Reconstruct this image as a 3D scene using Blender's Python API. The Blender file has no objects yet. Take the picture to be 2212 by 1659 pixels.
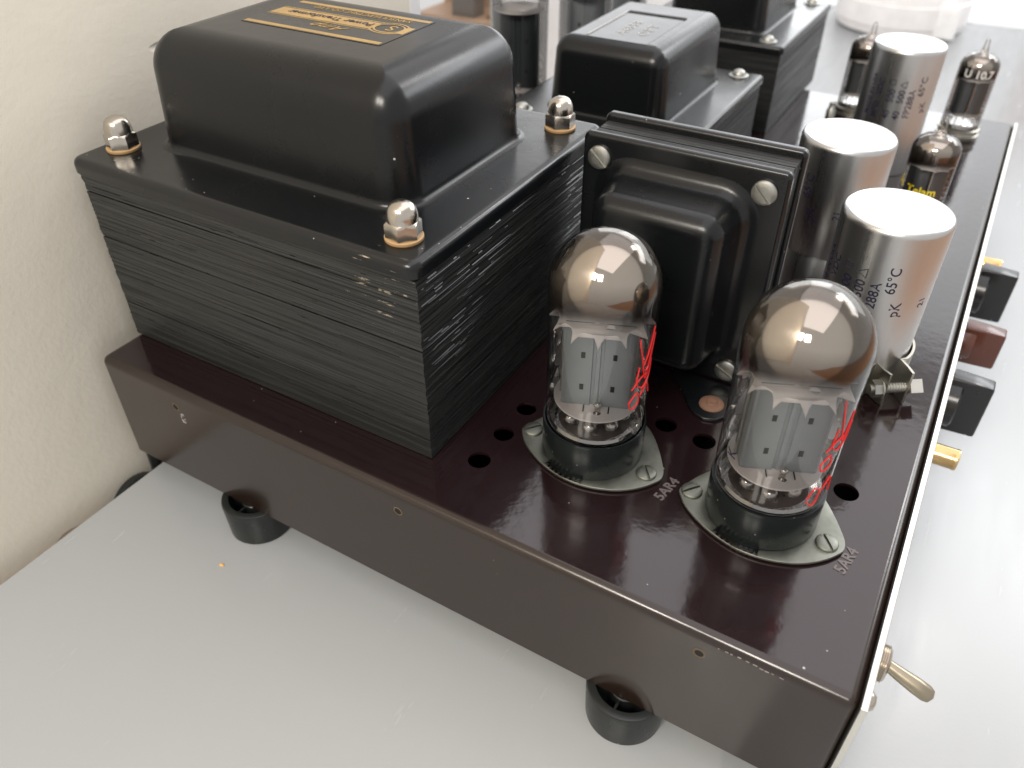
import bpy, bmesh, math, random
from mathutils import Vector, Matrix
random.seed(7)
PI = math.pi
S = 0.001                                   # all modelling below is in millimetres
scn = bpy.context.scene
COL = scn.collection

# ------------------------------------------------------------------ camera
cam_d = bpy.data.cameras.new('camera')
cam = bpy.data.objects.new('camera', cam_d); COL.objects.link(cam)
cam_d.sensor_width = 36.0
cam_d.lens = 1722.86 / 2212 * 36
cam_d.clip_start = 0.01; cam_d.clip_end = 50
R3 = ((0.8616, 0.5076, -0.0035), (-0.3154, 0.5407, 0.7798), (0.3977, -0.6708, 0.6260))
m = Matrix(((R3[0][0], R3[1][0], R3[2][0], 278.2 * S),
            (R3[0][1], R3[1][1], R3[2][1], -138.8 * S),
            (R3[0][2], R3[1][2], R3[2][2], 194.4 * S),
            (0, 0, 0, 1)))
cam.matrix_world = m
cam_d.dof.use_dof = True
cam_d.dof.focus_distance = 0.262
cam_d.dof.aperture_fstop = 13.0
scn.camera = cam

# ------------------------------------------------------------------ light
w = bpy.data.worlds.new('World'); scn.world = w; w.use_nodes = True
bg = w.node_tree.nodes['Background']
bg.inputs['Color'].default_value = (1.0, 0.98, 0.965, 1)
bg.inputs['Strength'].default_value = 0.58

def area(name, loc, target, sx, sy, rad, col):
    l = bpy.data.lights.new(name, 'AREA'); l.shape = 'RECTANGLE'
    l.size = sx; l.size_y = sy; l.energy = rad * math.pi * sx * sy; l.color = col
    o = bpy.data.objects.new(name, l); COL.objects.link(o)
    o.location = loc
    d = (Vector(target) - Vector(loc)).normalized()
    o.rotation_euler = d.to_track_quat('-Z', 'Y').to_euler()
    return o
area('window_light', (0.75, 2.9, 0.98), (0.3, 0.2, 0.0), 2.6, 1.3, 1.35, (0.93, 0.97, 1.0))
area('left_window_light', (-0.52, 2.7, 0.78), (0.15, 0.3, 0.0), 1.6, 0.9, 1.9, (0.96, 0.98, 1.0))
area('side_window_light', (1.48, 2.42, 1.45), (0.3, 0.2, 0.0), 1.7, 0.6, 4.6, (0.95, 0.97, 1.0))
area('ceiling_light', (0.30, 0.80, 1.95), (0.30, 0.75, 0.0), 2.0, 3.9, 1.05, (1.0, 0.945, 0.98))
area('ceiling_lamp', (0.72, 1.42, 1.16), (0.36, 0.13, -0.07), 0.24, 0.20, 13.0, (1.0, 0.98, 0.95))
for lx in (0.06, 0.36):
    area('rear_window_light', (lx, -0.95, 0.92), (0.1, 0.0, -0.05), 0.20, 0.28, 31.0, (1.0, 0.93, 0.83))

scn.view_settings.view_transform = 'Standard'
scn.view_settings.look = 'None'
scn.view_settings.exposure = 0.32
scn.view_settings.gamma = 1.0
scn.cycles.max_bounces = 10
scn.cycles.transparent_max_bounces = 24
scn.cycles.caustics_reflective = False
scn.cycles.sample_clamp_indirect = 4.0

# ------------------------------------------------------------------ materials
def newmat(name):
    mt = bpy.data.materials.new(name); mt.use_nodes = True
    nt = mt.node_tree
    return mt, nt, nt.nodes['Principled BSDF']

def tex_coord(nt, scale=(1, 1, 1)):
    tc = nt.nodes.new('ShaderNodeTexCoord'); mp = nt.nodes.new('ShaderNodeMapping')
    mp.inputs['Scale'].default_value = scale
    nt.links.new(tc.outputs['Object'], mp.inputs['Vector'])
    return mp.outputs['Vector']

def noise(nt, vec, scale, detail=4, rough=0.5):
    n = nt.nodes.new('ShaderNodeTexNoise'); n.inputs['Scale'].default_value = scale
    n.inputs['Detail'].default_value = detail; n.inputs['Roughness'].default_value = rough
    nt.links.new(vec, n.inputs['Vector'])
    return n.outputs['Fac']

def ramp(nt, fac, stops):
    r = nt.nodes.new('ShaderNodeValToRGB')
    e = r.color_ramp.elements
    while len(e) < len(stops): e.new(0.5)
    for k, (p, c) in enumerate(stops):
        e[k].position = p
        e[k].color = c if len(c) == 4 else (c[0], c[1], c[2], 1)
    nt.links.new(fac, r.inputs['Fac'])
    return r.outputs['Color']

def g(v): return (v, v, v, 1)

def mix(nt, fac, a, b):
    n = nt.nodes.new('ShaderNodeMix'); n.data_type = 'RGBA'
    if hasattr(fac, 'links') or hasattr(fac, 'node'): nt.links.new(fac, n.inputs[0])
    else: n.inputs[0].default_value = fac
    for val, sock in ((a, n.inputs[6]), (b, n.inputs[7])):
        if hasattr(val, 'node'): nt.links.new(val, sock)
        else: sock.default_value = val if len(val) == 4 else (*val, 1)
    return n.outputs[2]

def mathn(nt, op, a, b=None):
    n = nt.nodes.new('ShaderNodeMath'); n.operation = op
    for val, sock in ((a, n.inputs[0]), (b, n.inputs[1])):
        if val is None: continue
        if hasattr(val, 'node'): nt.links.new(val, sock)
        else: sock.default_value = val
    return n.outputs[0]

def bump(nt, bsdf, h, strength, dist, chain=None):
    b = nt.nodes.new('ShaderNodeBump'); b.inputs['Strength'].default_value = strength
    b.inputs['Distance'].default_value = dist
    nt.links.new(h, b.inputs['Height'])
    if chain: nt.links.new(chain, b.inputs['Normal'])
    if bsdf: nt.links.new(b.outputs['Normal'], bsdf.inputs['Normal'])
    return b.outputs['Normal']

def specks(nt, vec, scale, size, keep):
    """scattered dust specks / paint chips: tiny spots of a Voronoi, thinned by a random pick"""
    v = nt.nodes.new('ShaderNodeTexVoronoi'); v.inputs['Scale'].default_value = scale
    nt.links.new(vec, v.inputs['Vector'])
    near = mathn(nt, 'LESS_THAN', v.outputs['Distance'], size)
    sep = nt.nodes.new('ShaderNodeSeparateColor'); nt.links.new(v.outputs['Color'], sep.inputs[0])
    pick = mathn(nt, 'LESS_THAN', sep.outputs[0], keep)
    return mathn(nt, 'MULTIPLY', near, pick)

def paint(name, col, rough, orange=0.0, dust=0.0, grain=0.0, rvar=0.08, dustcol=(0.45, 0.44, 0.40), spec=0.5, coat=0.0, wear=None):
    mt, nt, b = newmat(name)
    v = tex_coord(nt)
    base = col if len(col) == 4 else (*col, 1)
    n1 = noise(nt, v, 60, 6)
    c = mix(nt, n1, base, tuple(min(1, x * 1.35) for x in base[:3]))
    if dust > 0:
        s1 = specks(nt, v, 260, 0.10, 0.10 * dust)
        s2 = specks(nt, v, 800, 0.16, 0.05 * dust)
        c = mix(nt, mathn(nt, 'MAXIMUM', s1, s2), c, dustcol)
    if wear is not None:
        # bare metal showing where the paint is chipped, round a given place (object metres)
        (wx, wy, wz, wr), st, wc, th = wear
        tc = nt.nodes.new('ShaderNodeTexCoord')
        d = nt.nodes.new('ShaderNodeVectorMath'); d.operation = 'DISTANCE'
        nt.links.new(tc.outputs['Object'], d.inputs[0]); d.inputs[1].default_value = (wx * S, wy * S, wz * S)
        near = nt.nodes.new('ShaderNodeMapRange'); near.inputs[1].default_value = wr * S; near.inputs[2].default_value = 0.0
        nt.links.new(d.outputs['Value'], near.inputs[0])
        v2 = tex_coord(nt, st)
        nn = noise(nt, v2, 300, 5, 0.7)
        wm = mathn(nt, 'GREATER_THAN', mathn(nt, 'ADD', nn, mathn(nt, 'MULTIPLY', near.outputs[0], 0.16)), th)
        wm = mathn(nt, 'MULTIPLY', wm, mathn(nt, 'GREATER_THAN', near.outputs[0], 0.02))
        c = mix(nt, wm, c, wc)
    nt.links.new(c, b.inputs['Base Color'])
    r = ramp(nt, noise(nt, v, 25, 7, 0.6), [(0.3, g(max(0.02, rough - rvar))), (0.75, g(rough + rvar))])
    nt.links.new(r, b.inputs['Roughness'])
    b.inputs['Specular IOR Level'].default_value = spec
    if coat: b.inputs['Coat Weight'].default_value = coat; b.inputs['Coat Roughness'].default_value = 0.08
    ch = None
    if orange: ch = bump(nt, b, noise(nt, v, 220, 2), orange, 0.0006)
    if grain: bump(nt, b, noise(nt, v, 1500, 4), grain, 0.0001, ch)
    return mt

def metal(name, col, rough, mottled=0.0, spot=None, streak=None, bumpy=0.1):
    mt, nt, b = newmat(name)
    v = tex_coord(nt, streak or (1, 1, 1))
    b.inputs['Metallic'].default_value = 1.0
    n1 = noise(nt, v, 120, 7, 0.65)
    c = mix(nt, n1, tuple(x * (1 - mottled) for x in col), tuple(min(1, x * (1 + mottled * .4)) for x in col))
    if spot is not None:
        th, sc = spot[1], spot[2]
        sm = ramp(nt, noise(nt, tex_coord(nt), sc, 8, 0.7), [(th, g(0)), (th + 0.05, g(1))])
        c = mix(nt, sm, c, spot[0])
        mm = nt.nodes.new('ShaderNodeMath'); mm.operation = 'SUBTRACT'; mm.inputs[0].default_value = 1
        nt.links.new(sm, mm.inputs[1]); nt.links.new(mm.outputs[0], b.inputs['Metallic'])
    nt.links.new(c, b.inputs['Base Color'])
    r = ramp(nt, noise(nt, v, 70, 8, 0.7), [(0.3, g(max(0.03, rough * 0.75))), (0.7, g(min(1, rough * 1.3)))])
    nt.links.new(r, b.inputs['Roughness'])
    if bumpy: bump(nt, b, noise(nt, v, 500, 4), bumpy, 0.0002)
    return mt

M = {}
M['bell'] = paint('black_satin_enamel', (0.0045, 0.0052, 0.006), 0.27, orange=0.05, dust=0.08, grain=0.1, rvar=0.05, spec=0.42)
M['flange'] = paint('black_gloss_enamel', (0.0045, 0.0052, 0.006), 0.25, orange=0.06, dust=0.25, grain=0.05,
                    wear=((134, 17, 75, 30), (0.2, 3, 3), (0.42, 0.36, 0.27), 0.765))
M['black'] = paint('black_enamel', (0.0045, 0.0052, 0.006), 0.26, orange=0.06, dust=0.1, grain=0.05)
M['stamp_glint'] = paint('stamp_glint_enamel', (0.10, 0.085, 0.085), 0.25)  # paler than the chassis enamel: highlights on the stamped rims painted in
M['print'] = paint('printing_ink', (0.012, 0.010, 0.03), 0.45)
M['print_pale'] = paint('pale_stamping_ink', (0.42, 0.45, 0.43), 0.6)
M['print_dull'] = paint('grey_relief_print', (0.30, 0.30, 0.29), 0.5)
M['red_ink'] = paint('red_ink', (0.60, 0.018, 0.018), 0.4)
M['yellow_ink'] = paint('yellow_ink', (0.75, 0.58, 0.03), 0.4)
M['white_ink'] = paint('white_ink', (0.75, 0.73, 0.70), 0.5)
M['brown'] = paint('brown_enamel', (0.0110, 0.0050, 0.0060), 0.12, orange=0.09, dust=0.05, grain=0.03, rvar=0.05, spec=0.75)
M['brown_side'] = paint('brown_enamel_satin', (0.0170, 0.0105, 0.0080), 0.20, orange=0.04, dust=0.05, grain=0.05, rvar=0.06, spec=0.6)
M['nickel'] = metal('aged_nickel', (0.62, 0.57, 0.50), 0.20, 0.25)
M['screw'] = metal('dull_zinc_screw', (0.50, 0.50, 0.46), 0.42, 0.4, bumpy=0.4)
M['screw_old'] = metal('tarnished_thread', (0.30, 0.22, 0.14), 0.5, 0.3)
M['lever'] = metal('tarnished_lever', (0.40, 0.35, 0.26), 0.30, 0.15)
M['zinc'] = metal('cadmium_plate', (0.27, 0.28, 0.245), 0.5, 0.45, spot=((0.10, 0.06, 0.035), 0.68, 420), bumpy=0.25)
M['alu'] = metal('drawn_aluminium', (0.62, 0.625, 0.62), 0.31, 0.12, streak=(1, 1, 0.05), bumpy=0.12)
M['alutop'] = metal('aluminium_can_top', (0.80, 0.79, 0.78), 0.38, 0.1, bumpy=0.1)
M['clamp'] = metal('tinned_steel', (0.50, 0.48, 0.42), 0.34, 0.35, bumpy=0.3)
M['brass'] = metal('gilt_brass', (0.66, 0.46, 0.22), 0.2, 0.15)
M['gold'] = metal('gold_print', (0.80, 0.56, 0.24), 0.38, 0.3, bumpy=0.4)
M['rust'] = paint('rusty_rivet', (0.16, 0.085, 0.055), 0.7, grain=0.6)
M['washer'] = paint('tan_fibre_washer', (0.42, 0.27, 0.13), 0.6, grain=0.5)
M['rubber'] = paint('black_rubber', (0.010, 0.012, 0.012), 0.27, dust=0.7, grain=0.3)
M['phenolic'] = paint('black_phenolic', (0.007, 0.010, 0.010), 0.24, dust=0.5, grain=0.1)
M['knob_black'] = paint('black_knob_plastic', (0.012, 0.0125, 0.013), 0.22, dust=0.6)
M['knob_brown'] = paint('brown_knob_plastic', (0.085, 0.030, 0.020), 0.20, dust=0.4)
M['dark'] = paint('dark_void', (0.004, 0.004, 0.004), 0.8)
M['wire_red'] = paint('red_wire_sleeve', (0.35, 0.02, 0.03), 0.5)
M['wire_pink'] = paint('pink_paper_part', (0.45, 0.24, 0.20), 0.6)
def mica_mat():
    mt = paint('mica_spacer', (0.95, 0.88, 0.85), 0.42, grain=0.3, rvar=0.1)
    nt = mt.node_tree; out = [n for n in nt.nodes if n.type == 'OUTPUT_MATERIAL'][0]
    old = out.inputs['Surface'].links[0].from_socket
    tr = nt.nodes.new('ShaderNodeBsdfTranslucent'); tr.inputs['Color'].default_value = (0.98, 0.92, 0.90, 1)
    mx = nt.nodes.new('ShaderNodeMixShader'); mx.inputs[0].default_value = 0.4
    nt.links.new(old, mx.inputs[1]); nt.links.new(tr.outputs[0], mx.inputs[2]); nt.links.new(mx.outputs[0], out.inputs['Surface'])
    return mt
M['mica'] = mica_mat()
M['plate_grey'] = paint('grey_anode', (0.20, 0.218, 0.230), 0.42, grain=0.2)
M['plate_mid'] = paint('dark_grey_anode', (0.06, 0.065, 0.07), 0.4, grain=0.2)
M['plate_dark'] = paint('carbonised_anode', (0.022, 0.026, 0.030), 0.5, grain=0.2)
M['panel_edge'] = metal('front_panel_aluminium', (0.80, 0.78, 0.72), 0.35, 0.1)
M['white_plastic'] = paint('pinkish_white_plastic', (0.78, 0.74, 0.73), 0.35)
M['white_plain'] = paint('white_plastic', (0.80, 0.79, 0.78), 0.3)
M['brown_wood'] = paint('orange_brown_wood', (0.30, 0.12, 0.05), 0.4)
M['tan'] = paint('tan_cabinet_laminate', (0.42, 0.29, 0.20), 0.5)
M['grey_box'] = paint('grey_card', (0.16, 0.145, 0.13), 0.5)
M['crumb'] = paint('orange_crumb', (0.75, 0.42, 0.12), 0.7)
M['chip'] = paint('white_paint_chip', (0.32, 0.29, 0.28), 0.6)

def lam_mat():
    mt, nt, b = newmat('varnished_laminations')
    v = tex_coord(nt, (0.018, 0.018, 3.0))
    v2 = tex_coord(nt, (1, 1, 1))
    n1 = noise(nt, v, 900, 5, 0.7)
    c = ramp(nt, n1, [(0.40, (0.003, 0.003, 0.003, 1)), (0.60, (0.034, 0.036, 0.035, 1))])
    # bare steel where the varnish is scraped off by the near upper corner
    tc = nt.nodes.new('ShaderNodeTexCoord')
    d = nt.nodes.new('ShaderNodeVectorMath'); d.operation = 'DISTANCE'
    nt.links.new(tc.outputs['Object'], d.inputs[0]); d.inputs[1].default_value = (137 * S, 19 * S, 64 * S)
    near = nt.nodes.new('ShaderNodeMapRange'); near.inputs[1].default_value = 22 * S; near.inputs[2].default_value = 0
    nt.links.new(d.outputs['Value'], near.inputs[0])
    nn = noise(nt, tex_coord(nt, (0.5, 0.5, 4)), 260, 6, 0.7)
    wm = mathn(nt, 'GREATER_THAN', mathn(nt, 'ADD', nn, mathn(nt, 'MULTIPLY', near.outputs[0], 0.16)), 0.735)
    wm = mathn(nt, 'MULTIPLY', wm, mathn(nt, 'GREATER_THAN', near.outputs[0], 0.02))
    c = mix(nt, wm, c, (0.38, 0.33, 0.25))
    nt.links.new(c, b.inputs['Base Color'])
    r = ramp(nt, noise(nt, v, 760, 5, 0.75), [(0.32, g(0.17)), (0.62, g(0.60))])
    nt.links.new(r, b.inputs['Roughness'])
    bump(nt, b, noise(nt, v2, 900, 4), 0.10, 0.0002)
    return mt
M['lam'] = lam_mat()
M['glint_lip'] = paint('varnish_glint_lip', (0.010, 0.010, 0.010), 0.28, spec=0.4)  # black varnish for the added lips that catch glints on the sheet edges

def glass_mat(name, tint=(0.985, 0.985, 0.98), edge=(0.42, 0.41, 0.40), refl=1.0):
    """thin-walled bulb glass: clear face on, denser and more mirror-like at grazing angles"""
    mt = bpy.data.materials.new(name); mt.use_nodes = True
    nt = mt.node_tree; nt.nodes.clear()
    out = nt.nodes.new('ShaderNodeOutputMaterial')
    lw = nt.nodes.new('ShaderNodeLayerWeight'); lw.inputs['Blend'].default_value = 0.18
    fr = nt.nodes.new('ShaderNodeFresnel'); fr.inputs['IOR'].default_value = 1.5
    t = nt.nodes.new('ShaderNodeBsdfTransparent')
    gl = nt.nodes.new('ShaderNodeBsdfGlossy'); gl.inputs['Roughness'].default_value = 0.02
    c = ramp(nt, lw.outputs['Facing'], [(0.0, (*tint, 1)), (0.80, (*tint, 1)), (1.0, (*edge, 1))])
    nt.links.new(c, t.inputs['Color'])
    f = mathn(nt, 'MINIMUM', mathn(nt, 'MULTIPLY', fr.outputs[0], 1.25 * refl), 0.85)
    mx = nt.nodes.new('ShaderNodeMixShader')
    nt.links.new(f, mx.inputs[0]); nt.links.new(t.outputs[0], mx.inputs[1]); nt.links.new(gl.outputs[0], mx.inputs[2])
    nt.links.new(mx.outputs[0], out.inputs['Surface'])
    return mt
M['glass'] = glass_mat('bulb_glass')

def stem_mat():
    mt = glass_mat('pressed_glass_beads', (0.86, 0.83, 0.80), (0.35, 0.32, 0.30), 3.0)
    nt = mt.node_tree; out = [n for n in nt.nodes if n.type == 'OUTPUT_MATERIAL'][0]
    old = out.inputs['Surface'].links[0].from_socket
    d = nt.nodes.new('ShaderNodeBsdfTranslucent'); d.inputs['Color'].default_value = (0.85, 0.80, 0.76, 1)
    gl = nt.nodes.new('ShaderNodeBsdfGlossy'); gl.inputs['Roughness'].default_value = 0.06; gl.inputs['Color'].default_value = (0.9, 0.87, 0.84, 1)
    m1 = nt.nodes.new('ShaderNodeMixShader'); m1.inputs[0].default_value = 0.6
    nt.links.new(d.outputs[0], m1.inputs[1]); nt.links.new(gl.outputs[0], m1.inputs[2])
    m2 = nt.nodes.new('ShaderNodeMixShader'); m2.inputs[0].default_value = 0.5
    nt.links.new(old, m2.inputs[1]); nt.links.new(m1.outputs[0], m2.inputs[2]); nt.links.new(m2.outputs[0], out.inputs['Surface'])
    return mt
M['stem'] = stem_mat()

def getter_mat(name, zlow, zsoft, col, patch):
    """the mirror film inside a bulb's dome: fades out along its lower rim, with a clear patch"""
    mt = bpy.data.materials.new(name); mt.use_nodes = True
    nt = mt.node_tree; nt.nodes.clear()
    out = nt.nodes.new('ShaderNodeOutputMaterial')
    tc = nt.nodes.new('ShaderNodeTexCoord'); sp = nt.nodes.new('ShaderNodeSeparateXYZ')
    nt.links.new(tc.outputs['Object'], sp.inputs[0])
    n = noise(nt, tc.outputs['Object'], 90, 4)
    z = mathn(nt, 'ADD', sp.outputs['Z'], mathn(nt, 'MULTIPLY', mathn(nt, 'SUBTRACT', n, 0.5), 0.003))
    # the flashed film runs further down the bulb on the side away from the room
    side = mathn(nt, 'ADD', mathn(nt, 'MULTIPLY', sp.outputs['X'], 0.35), mathn(nt, 'MULTIPLY', sp.outputs['Y'], -0.94))
    drop = mathn(nt, 'MAXIMUM', mathn(nt, 'MULTIPLY', mathn(nt, 'SUBTRACT', 0.0165, side), 0.48), 0.0)
    z = mathn(nt, 'ADD', z, drop)
    mr = nt.nodes.new('ShaderNodeMapRange'); mr.interpolation_type = 'SMOOTHSTEP'
    mr.inputs[1].default_value = zlow * S; mr.inputs[2].default_value = (zlow + zsoft) * S
    nt.links.new(z, mr.inputs[0])
    mask = mr.outputs[0]
    for (px, py, pz, pr) in patch:
        d = nt.nodes.new('ShaderNodeVectorMath'); d.operation = 'DISTANCE'
        nt.links.new(tc.outputs['Object'], d.inputs[0]); d.inputs[1].default_value = (px * S, py * S, pz * S)
        dd = mathn(nt, 'ADD', d.outputs['Value'], mathn(nt, 'MULTIPLY', mathn(nt, 'SUBTRACT', n, 0.5), 0.010))
        m2 = nt.nodes.new('ShaderNodeMapRange'); m2.interpolation_type = 'SMOOTHSTEP'
        m2.inputs[1].default_value = (pr - 0.4) * S; m2.inputs[2].default_value = (pr + 0.4) * S
        nt.links.new(dd, m2.inputs[0])
        mask = mathn(nt, 'MULTIPLY', mask, m2.outputs[0])
    m3 = nt.nodes.new('ShaderNodeMapRange'); m3.inputs[1].default_value = zlow * S; m3.inputs[2].default_value = (zlow + zsoft * 2.6) * S
    nt.links.new(z, m3.inputs[0])
    cc = ramp(nt, m3.outputs[0], [(0.0, (0.07, 0.035, 0.025, 1)), (0.35, (0.13, 0.095, 0.075, 1)), (1.0, (*col, 1))])
    gl = nt.nodes.new('ShaderNodeBsdfPrincipled'); gl.inputs['Metallic'].default_value = 0.88
    gl.inputs['Roughness'].default_value = 0.06
    nt.links.new(cc, gl.inputs['Base Color'])
    t = nt.nodes.new('ShaderNodeBsdfTransparent')
    mx = nt.nodes.new('ShaderNodeMixShader')
    nt.links.new(mask, mx.inputs[0]); nt.links.new(t.outputs[0], mx.inputs[1]); nt.links.new(gl.outputs[0], mx.inputs[2])
    nt.links.new(mx.outputs[0], out.inputs['Surface'])
    return mt

def table_mat():
    mt, nt, b = newmat('grey_painted_tabletop')
    v = tex_coord(nt)
    n = noise(nt, v, 6, 5)
    c = mix(nt, n, (0.385, 0.40, 0.408), (0.405, 0.42, 0.428))
    b.inputs['Metallic'].default_value = 0.0
    s = specks(nt, v, 70, 0.035, 0.012)
    c = mix(nt, s, c, (0.22, 0.21, 0.20))
    nt.links.new(c, b.inputs['Base Color'])
    vs = tex_coord(nt, (1, 0.12, 1))
    r = ramp(nt, noise(nt, vs, 160, 7, 0.7), [(0.25, g(0.20)), (0.8, g(0.30))])
    nt.links.new(r, b.inputs['Roughness'])
    ch = bump(nt, None, noise(nt, v, 700, 4, 0.6), 0.05, 0.0005)
    # small dents
    vv = nt.nodes.new('ShaderNodeTexVoronoi'); vv.inputs['Scale'].default_value = 55
    nt.links.new(tex_coord(nt, (1, 0.55, 1)), vv.inputs['Vector'])
    dent = ramp(nt, vv.outputs['Distance'], [(0.0, g(0)), (0.09, g(1))])
    sepc = nt.nodes.new('ShaderNodeSeparateColor'); nt.links.new(vv.outputs['Color'], sepc.inputs[0])
    keep = mathn(nt, 'LESS_THAN', sepc.outputs[1], 0.002)
    hh = mathn(nt, 'MULTIPLY', mathn(nt, 'SUBTRACT', dent, 1.0), keep)
    bump(nt, b, hh, 0.25, 0.0005, ch)
    return mt
M['table'] = table_mat()

def wall_mat():
    mt, nt, b = newmat('cream_painted_plaster')
    v = tex_coord(nt)
    c = mix(nt, noise(nt, v, 9, 6), (0.80, 0.745, 0.635), (0.84, 0.785, 0.675))
    nt.links.new(c, b.inputs['Base Color'])
    b.inputs['Roughness'].default_value = 0.55
    ch = bump(nt, None, noise(nt, v, 420, 4, 0.55), 0.11, 0.0010)
    ch = bump(nt, None, noise(nt, v, 45, 3, 0.45), 0.09, 0.004, ch)
    vs = tex_coord(nt, (1, 0.35, 1.0))
    n = noise(nt, vs, 60, 2, 0.4)
    nick = ramp(nt, n, [(0.24, g(0)), (0.30, g(1))])
    bump(nt, b, nick, 0.5, 0.002, ch)
    return mt
M['wall'] = wall_mat()

def floor_mat():
    mt, nt, b = newmat('oak_floor')
    v = tex_coord(nt, (1, 8, 1))
    c = mix(nt, noise(nt, v, 12, 7), (0.44, 0.20, 0.085), (0.60, 0.30, 0.14))
    nt.links.new(c, b.inputs['Base Color']); b.inputs['Roughness'].default_value = 0.4
    return mt
M['floor'] = floor_mat()

# ------------------------------------------------------------------ mesh helpers
def link(o, parent=None):
    COL.objects.link(o)
    if parent is not None: o.parent = parent
    return o

def mesh(name, V, F, mat, parent=None, smooth=True, loc=None, mats=None, mi=None, sharp=40):
    me = bpy.data.meshes.new(name)
    me.from_pydata([(x * S, y * S, z * S) for x, y, z in V], [], F)
    for mm in (mats or [mat]): me.materials.append(mm)
    if mi:
        for p, k in zip(me.polygons, mi): p.material_index = k
    bm = bmesh.new(); bm.from_mesh(me)
    bmesh.ops.recalc_face_normals(bm, faces=bm.faces)
    bm.to_mesh(me); bm.free()
    if smooth:
        me.shade_smooth()
        if sharp: me.set_sharp_from_angle(angle=math.radians(sharp))
    me.update()
    o = bpy.data.objects.new(name, me)
    if loc: o.location = [c * S for c in loc]
    return link(o, parent)

class MB:
    """collects shapes (mm) and links them as one mesh object"""
    def __init__(s): s.V = []; s.F = []; s.mi = []; s.k = 0
    def add(s, V, F, k=None):
        b = len(s.V); s.V += V; s.F += [tuple(b + i for i in f) for f in F]
        s.mi += [s.k if k is None else k] * len(F); return s
    def box(s, x0, x1, y0, y1, z0, z1, k=None):
        V = [(x, y, z) for z in (z0, z1) for y in (y0, y1) for x in (x0, x1)]
        return s.add(V, [(0, 1, 3, 2), (4, 6, 7, 5), (0, 4, 5, 1), (2, 3, 7, 6), (0, 2, 6, 4), (1, 5, 7, 3)], k)
    def rings(s, rings, cap0=True, cap1=True, k=None):
        n = len(rings[0]); V = [p for r in rings for p in r]; F = []
        for a in range(len(rings) - 1):
            for i in range(n):
                j = (i + 1) % n
                F.append((a * n + i, a * n + j, (a + 1) * n + j, (a + 1) * n + i))
        if cap0: F.append(tuple(range(n - 1, -1, -1)))
        if cap1: F.append(tuple((len(rings) - 1) * n + i for i in range(n)))
        return s.add(V, F, k)
    def lathe(s, prof, c=(0, 0, 0), n=48, axis='z', cap0=True, cap1=True, k=None, rot=0.0):
        R = []
        for r, h in prof:
            ring = []
            for i in range(n):
                a = 2 * PI * i / n + rot
                u, v = r * math.cos(a), r * math.sin(a)
                if axis == 'z': p = (c[0] + u, c[1] + v, c[2] + h)
                elif axis == 'x': p = (c[0] + h, c[1] + u, c[2] + v)
                else: p = (c[0] + u, c[1] + h, c[2] + v)
                ring.append(p)
            R.append(ring)
        return s.rings(R, cap0, cap1, k)
    def tube(s, pts, r, n=8, k=None, cap=True):
        P = [Vector(p) for p in pts]; R = []; prev = None
        for i, p in enumerate(P):
            t = (P[min(i + 1, len(P) - 1)] - P[max(i - 1, 0)]).normalized()
            if prev is None:
                a = Vector((0, 0, 1)) if abs(t.z) < .9 else Vector((1, 0, 0))
                u = t.cross(a).normalized()
            else:
                u = (prev - t * prev.dot(t)).normalized()
            prev = u; v = t.cross(u)
            rr = r[i] if isinstance(r, (list, tuple)) else r
            R.append([tuple(p + (u * math.cos(2 * PI * q / n) + v * math.sin(2 * PI * q / n)) * rr) for q in range(n)])
        return s.rings(R, cap, cap, k)
    def sphere(s, c, r, n=16, k=None, sz=1.0):
        prof = [(max(1e-4, r * math.sin(PI * i / (n // 2))), -r * sz * math.cos(PI * i / (n // 2))) for i in range(n // 2 + 1)]
        return s.lathe(prof, c, n, k=k)
    def build(s, name, mat, parent=None, smooth=True, mats=None, sharp=40, loc=None):
        return mesh(name, s.V, s.F, mat, parent, smooth, loc, mats, s.mi if mats else None, sharp)

def rrect(x0, x1, y0, y1, r, z, n=8):
    r = max(0.02, min(r, (x1 - x0) / 2 - 0.01, (y1 - y0) / 2 - 0.01)); P = []
    for cx, cy, a0 in ((x1 - r, y1 - r, 0), (x0 + r, y1 - r, 90), (x0 + r, y0 + r, 180), (x1 - r, y0 + r, 270)):
        for i in range(n + 1):
            a = math.radians(a0 + 90 * i / n)
            P.append((cx + r * math.cos(a), cy + r * math.sin(a), z))
    return P

def rstack(x0, x1, y0, y1, rc, prof, n=8):
    """rounded-rectangle sections following a profile of (inset, z)"""
    return [rrect(x0 + i, x1 - i, y0 + i, y1 - i, rc - i, z, n) for i, z in prof]

def arc(c, r, a0, a1, n):
    return [(c[0] + r * math.cos(math.radians(a0 + (a1 - a0) * i / n)), c[1] + r * math.sin(math.radians(a0 + (a1 - a0) * i / n))) for i in range(n + 1)]

def swapped(V, fn): return [fn(*p) for p in V]

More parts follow.
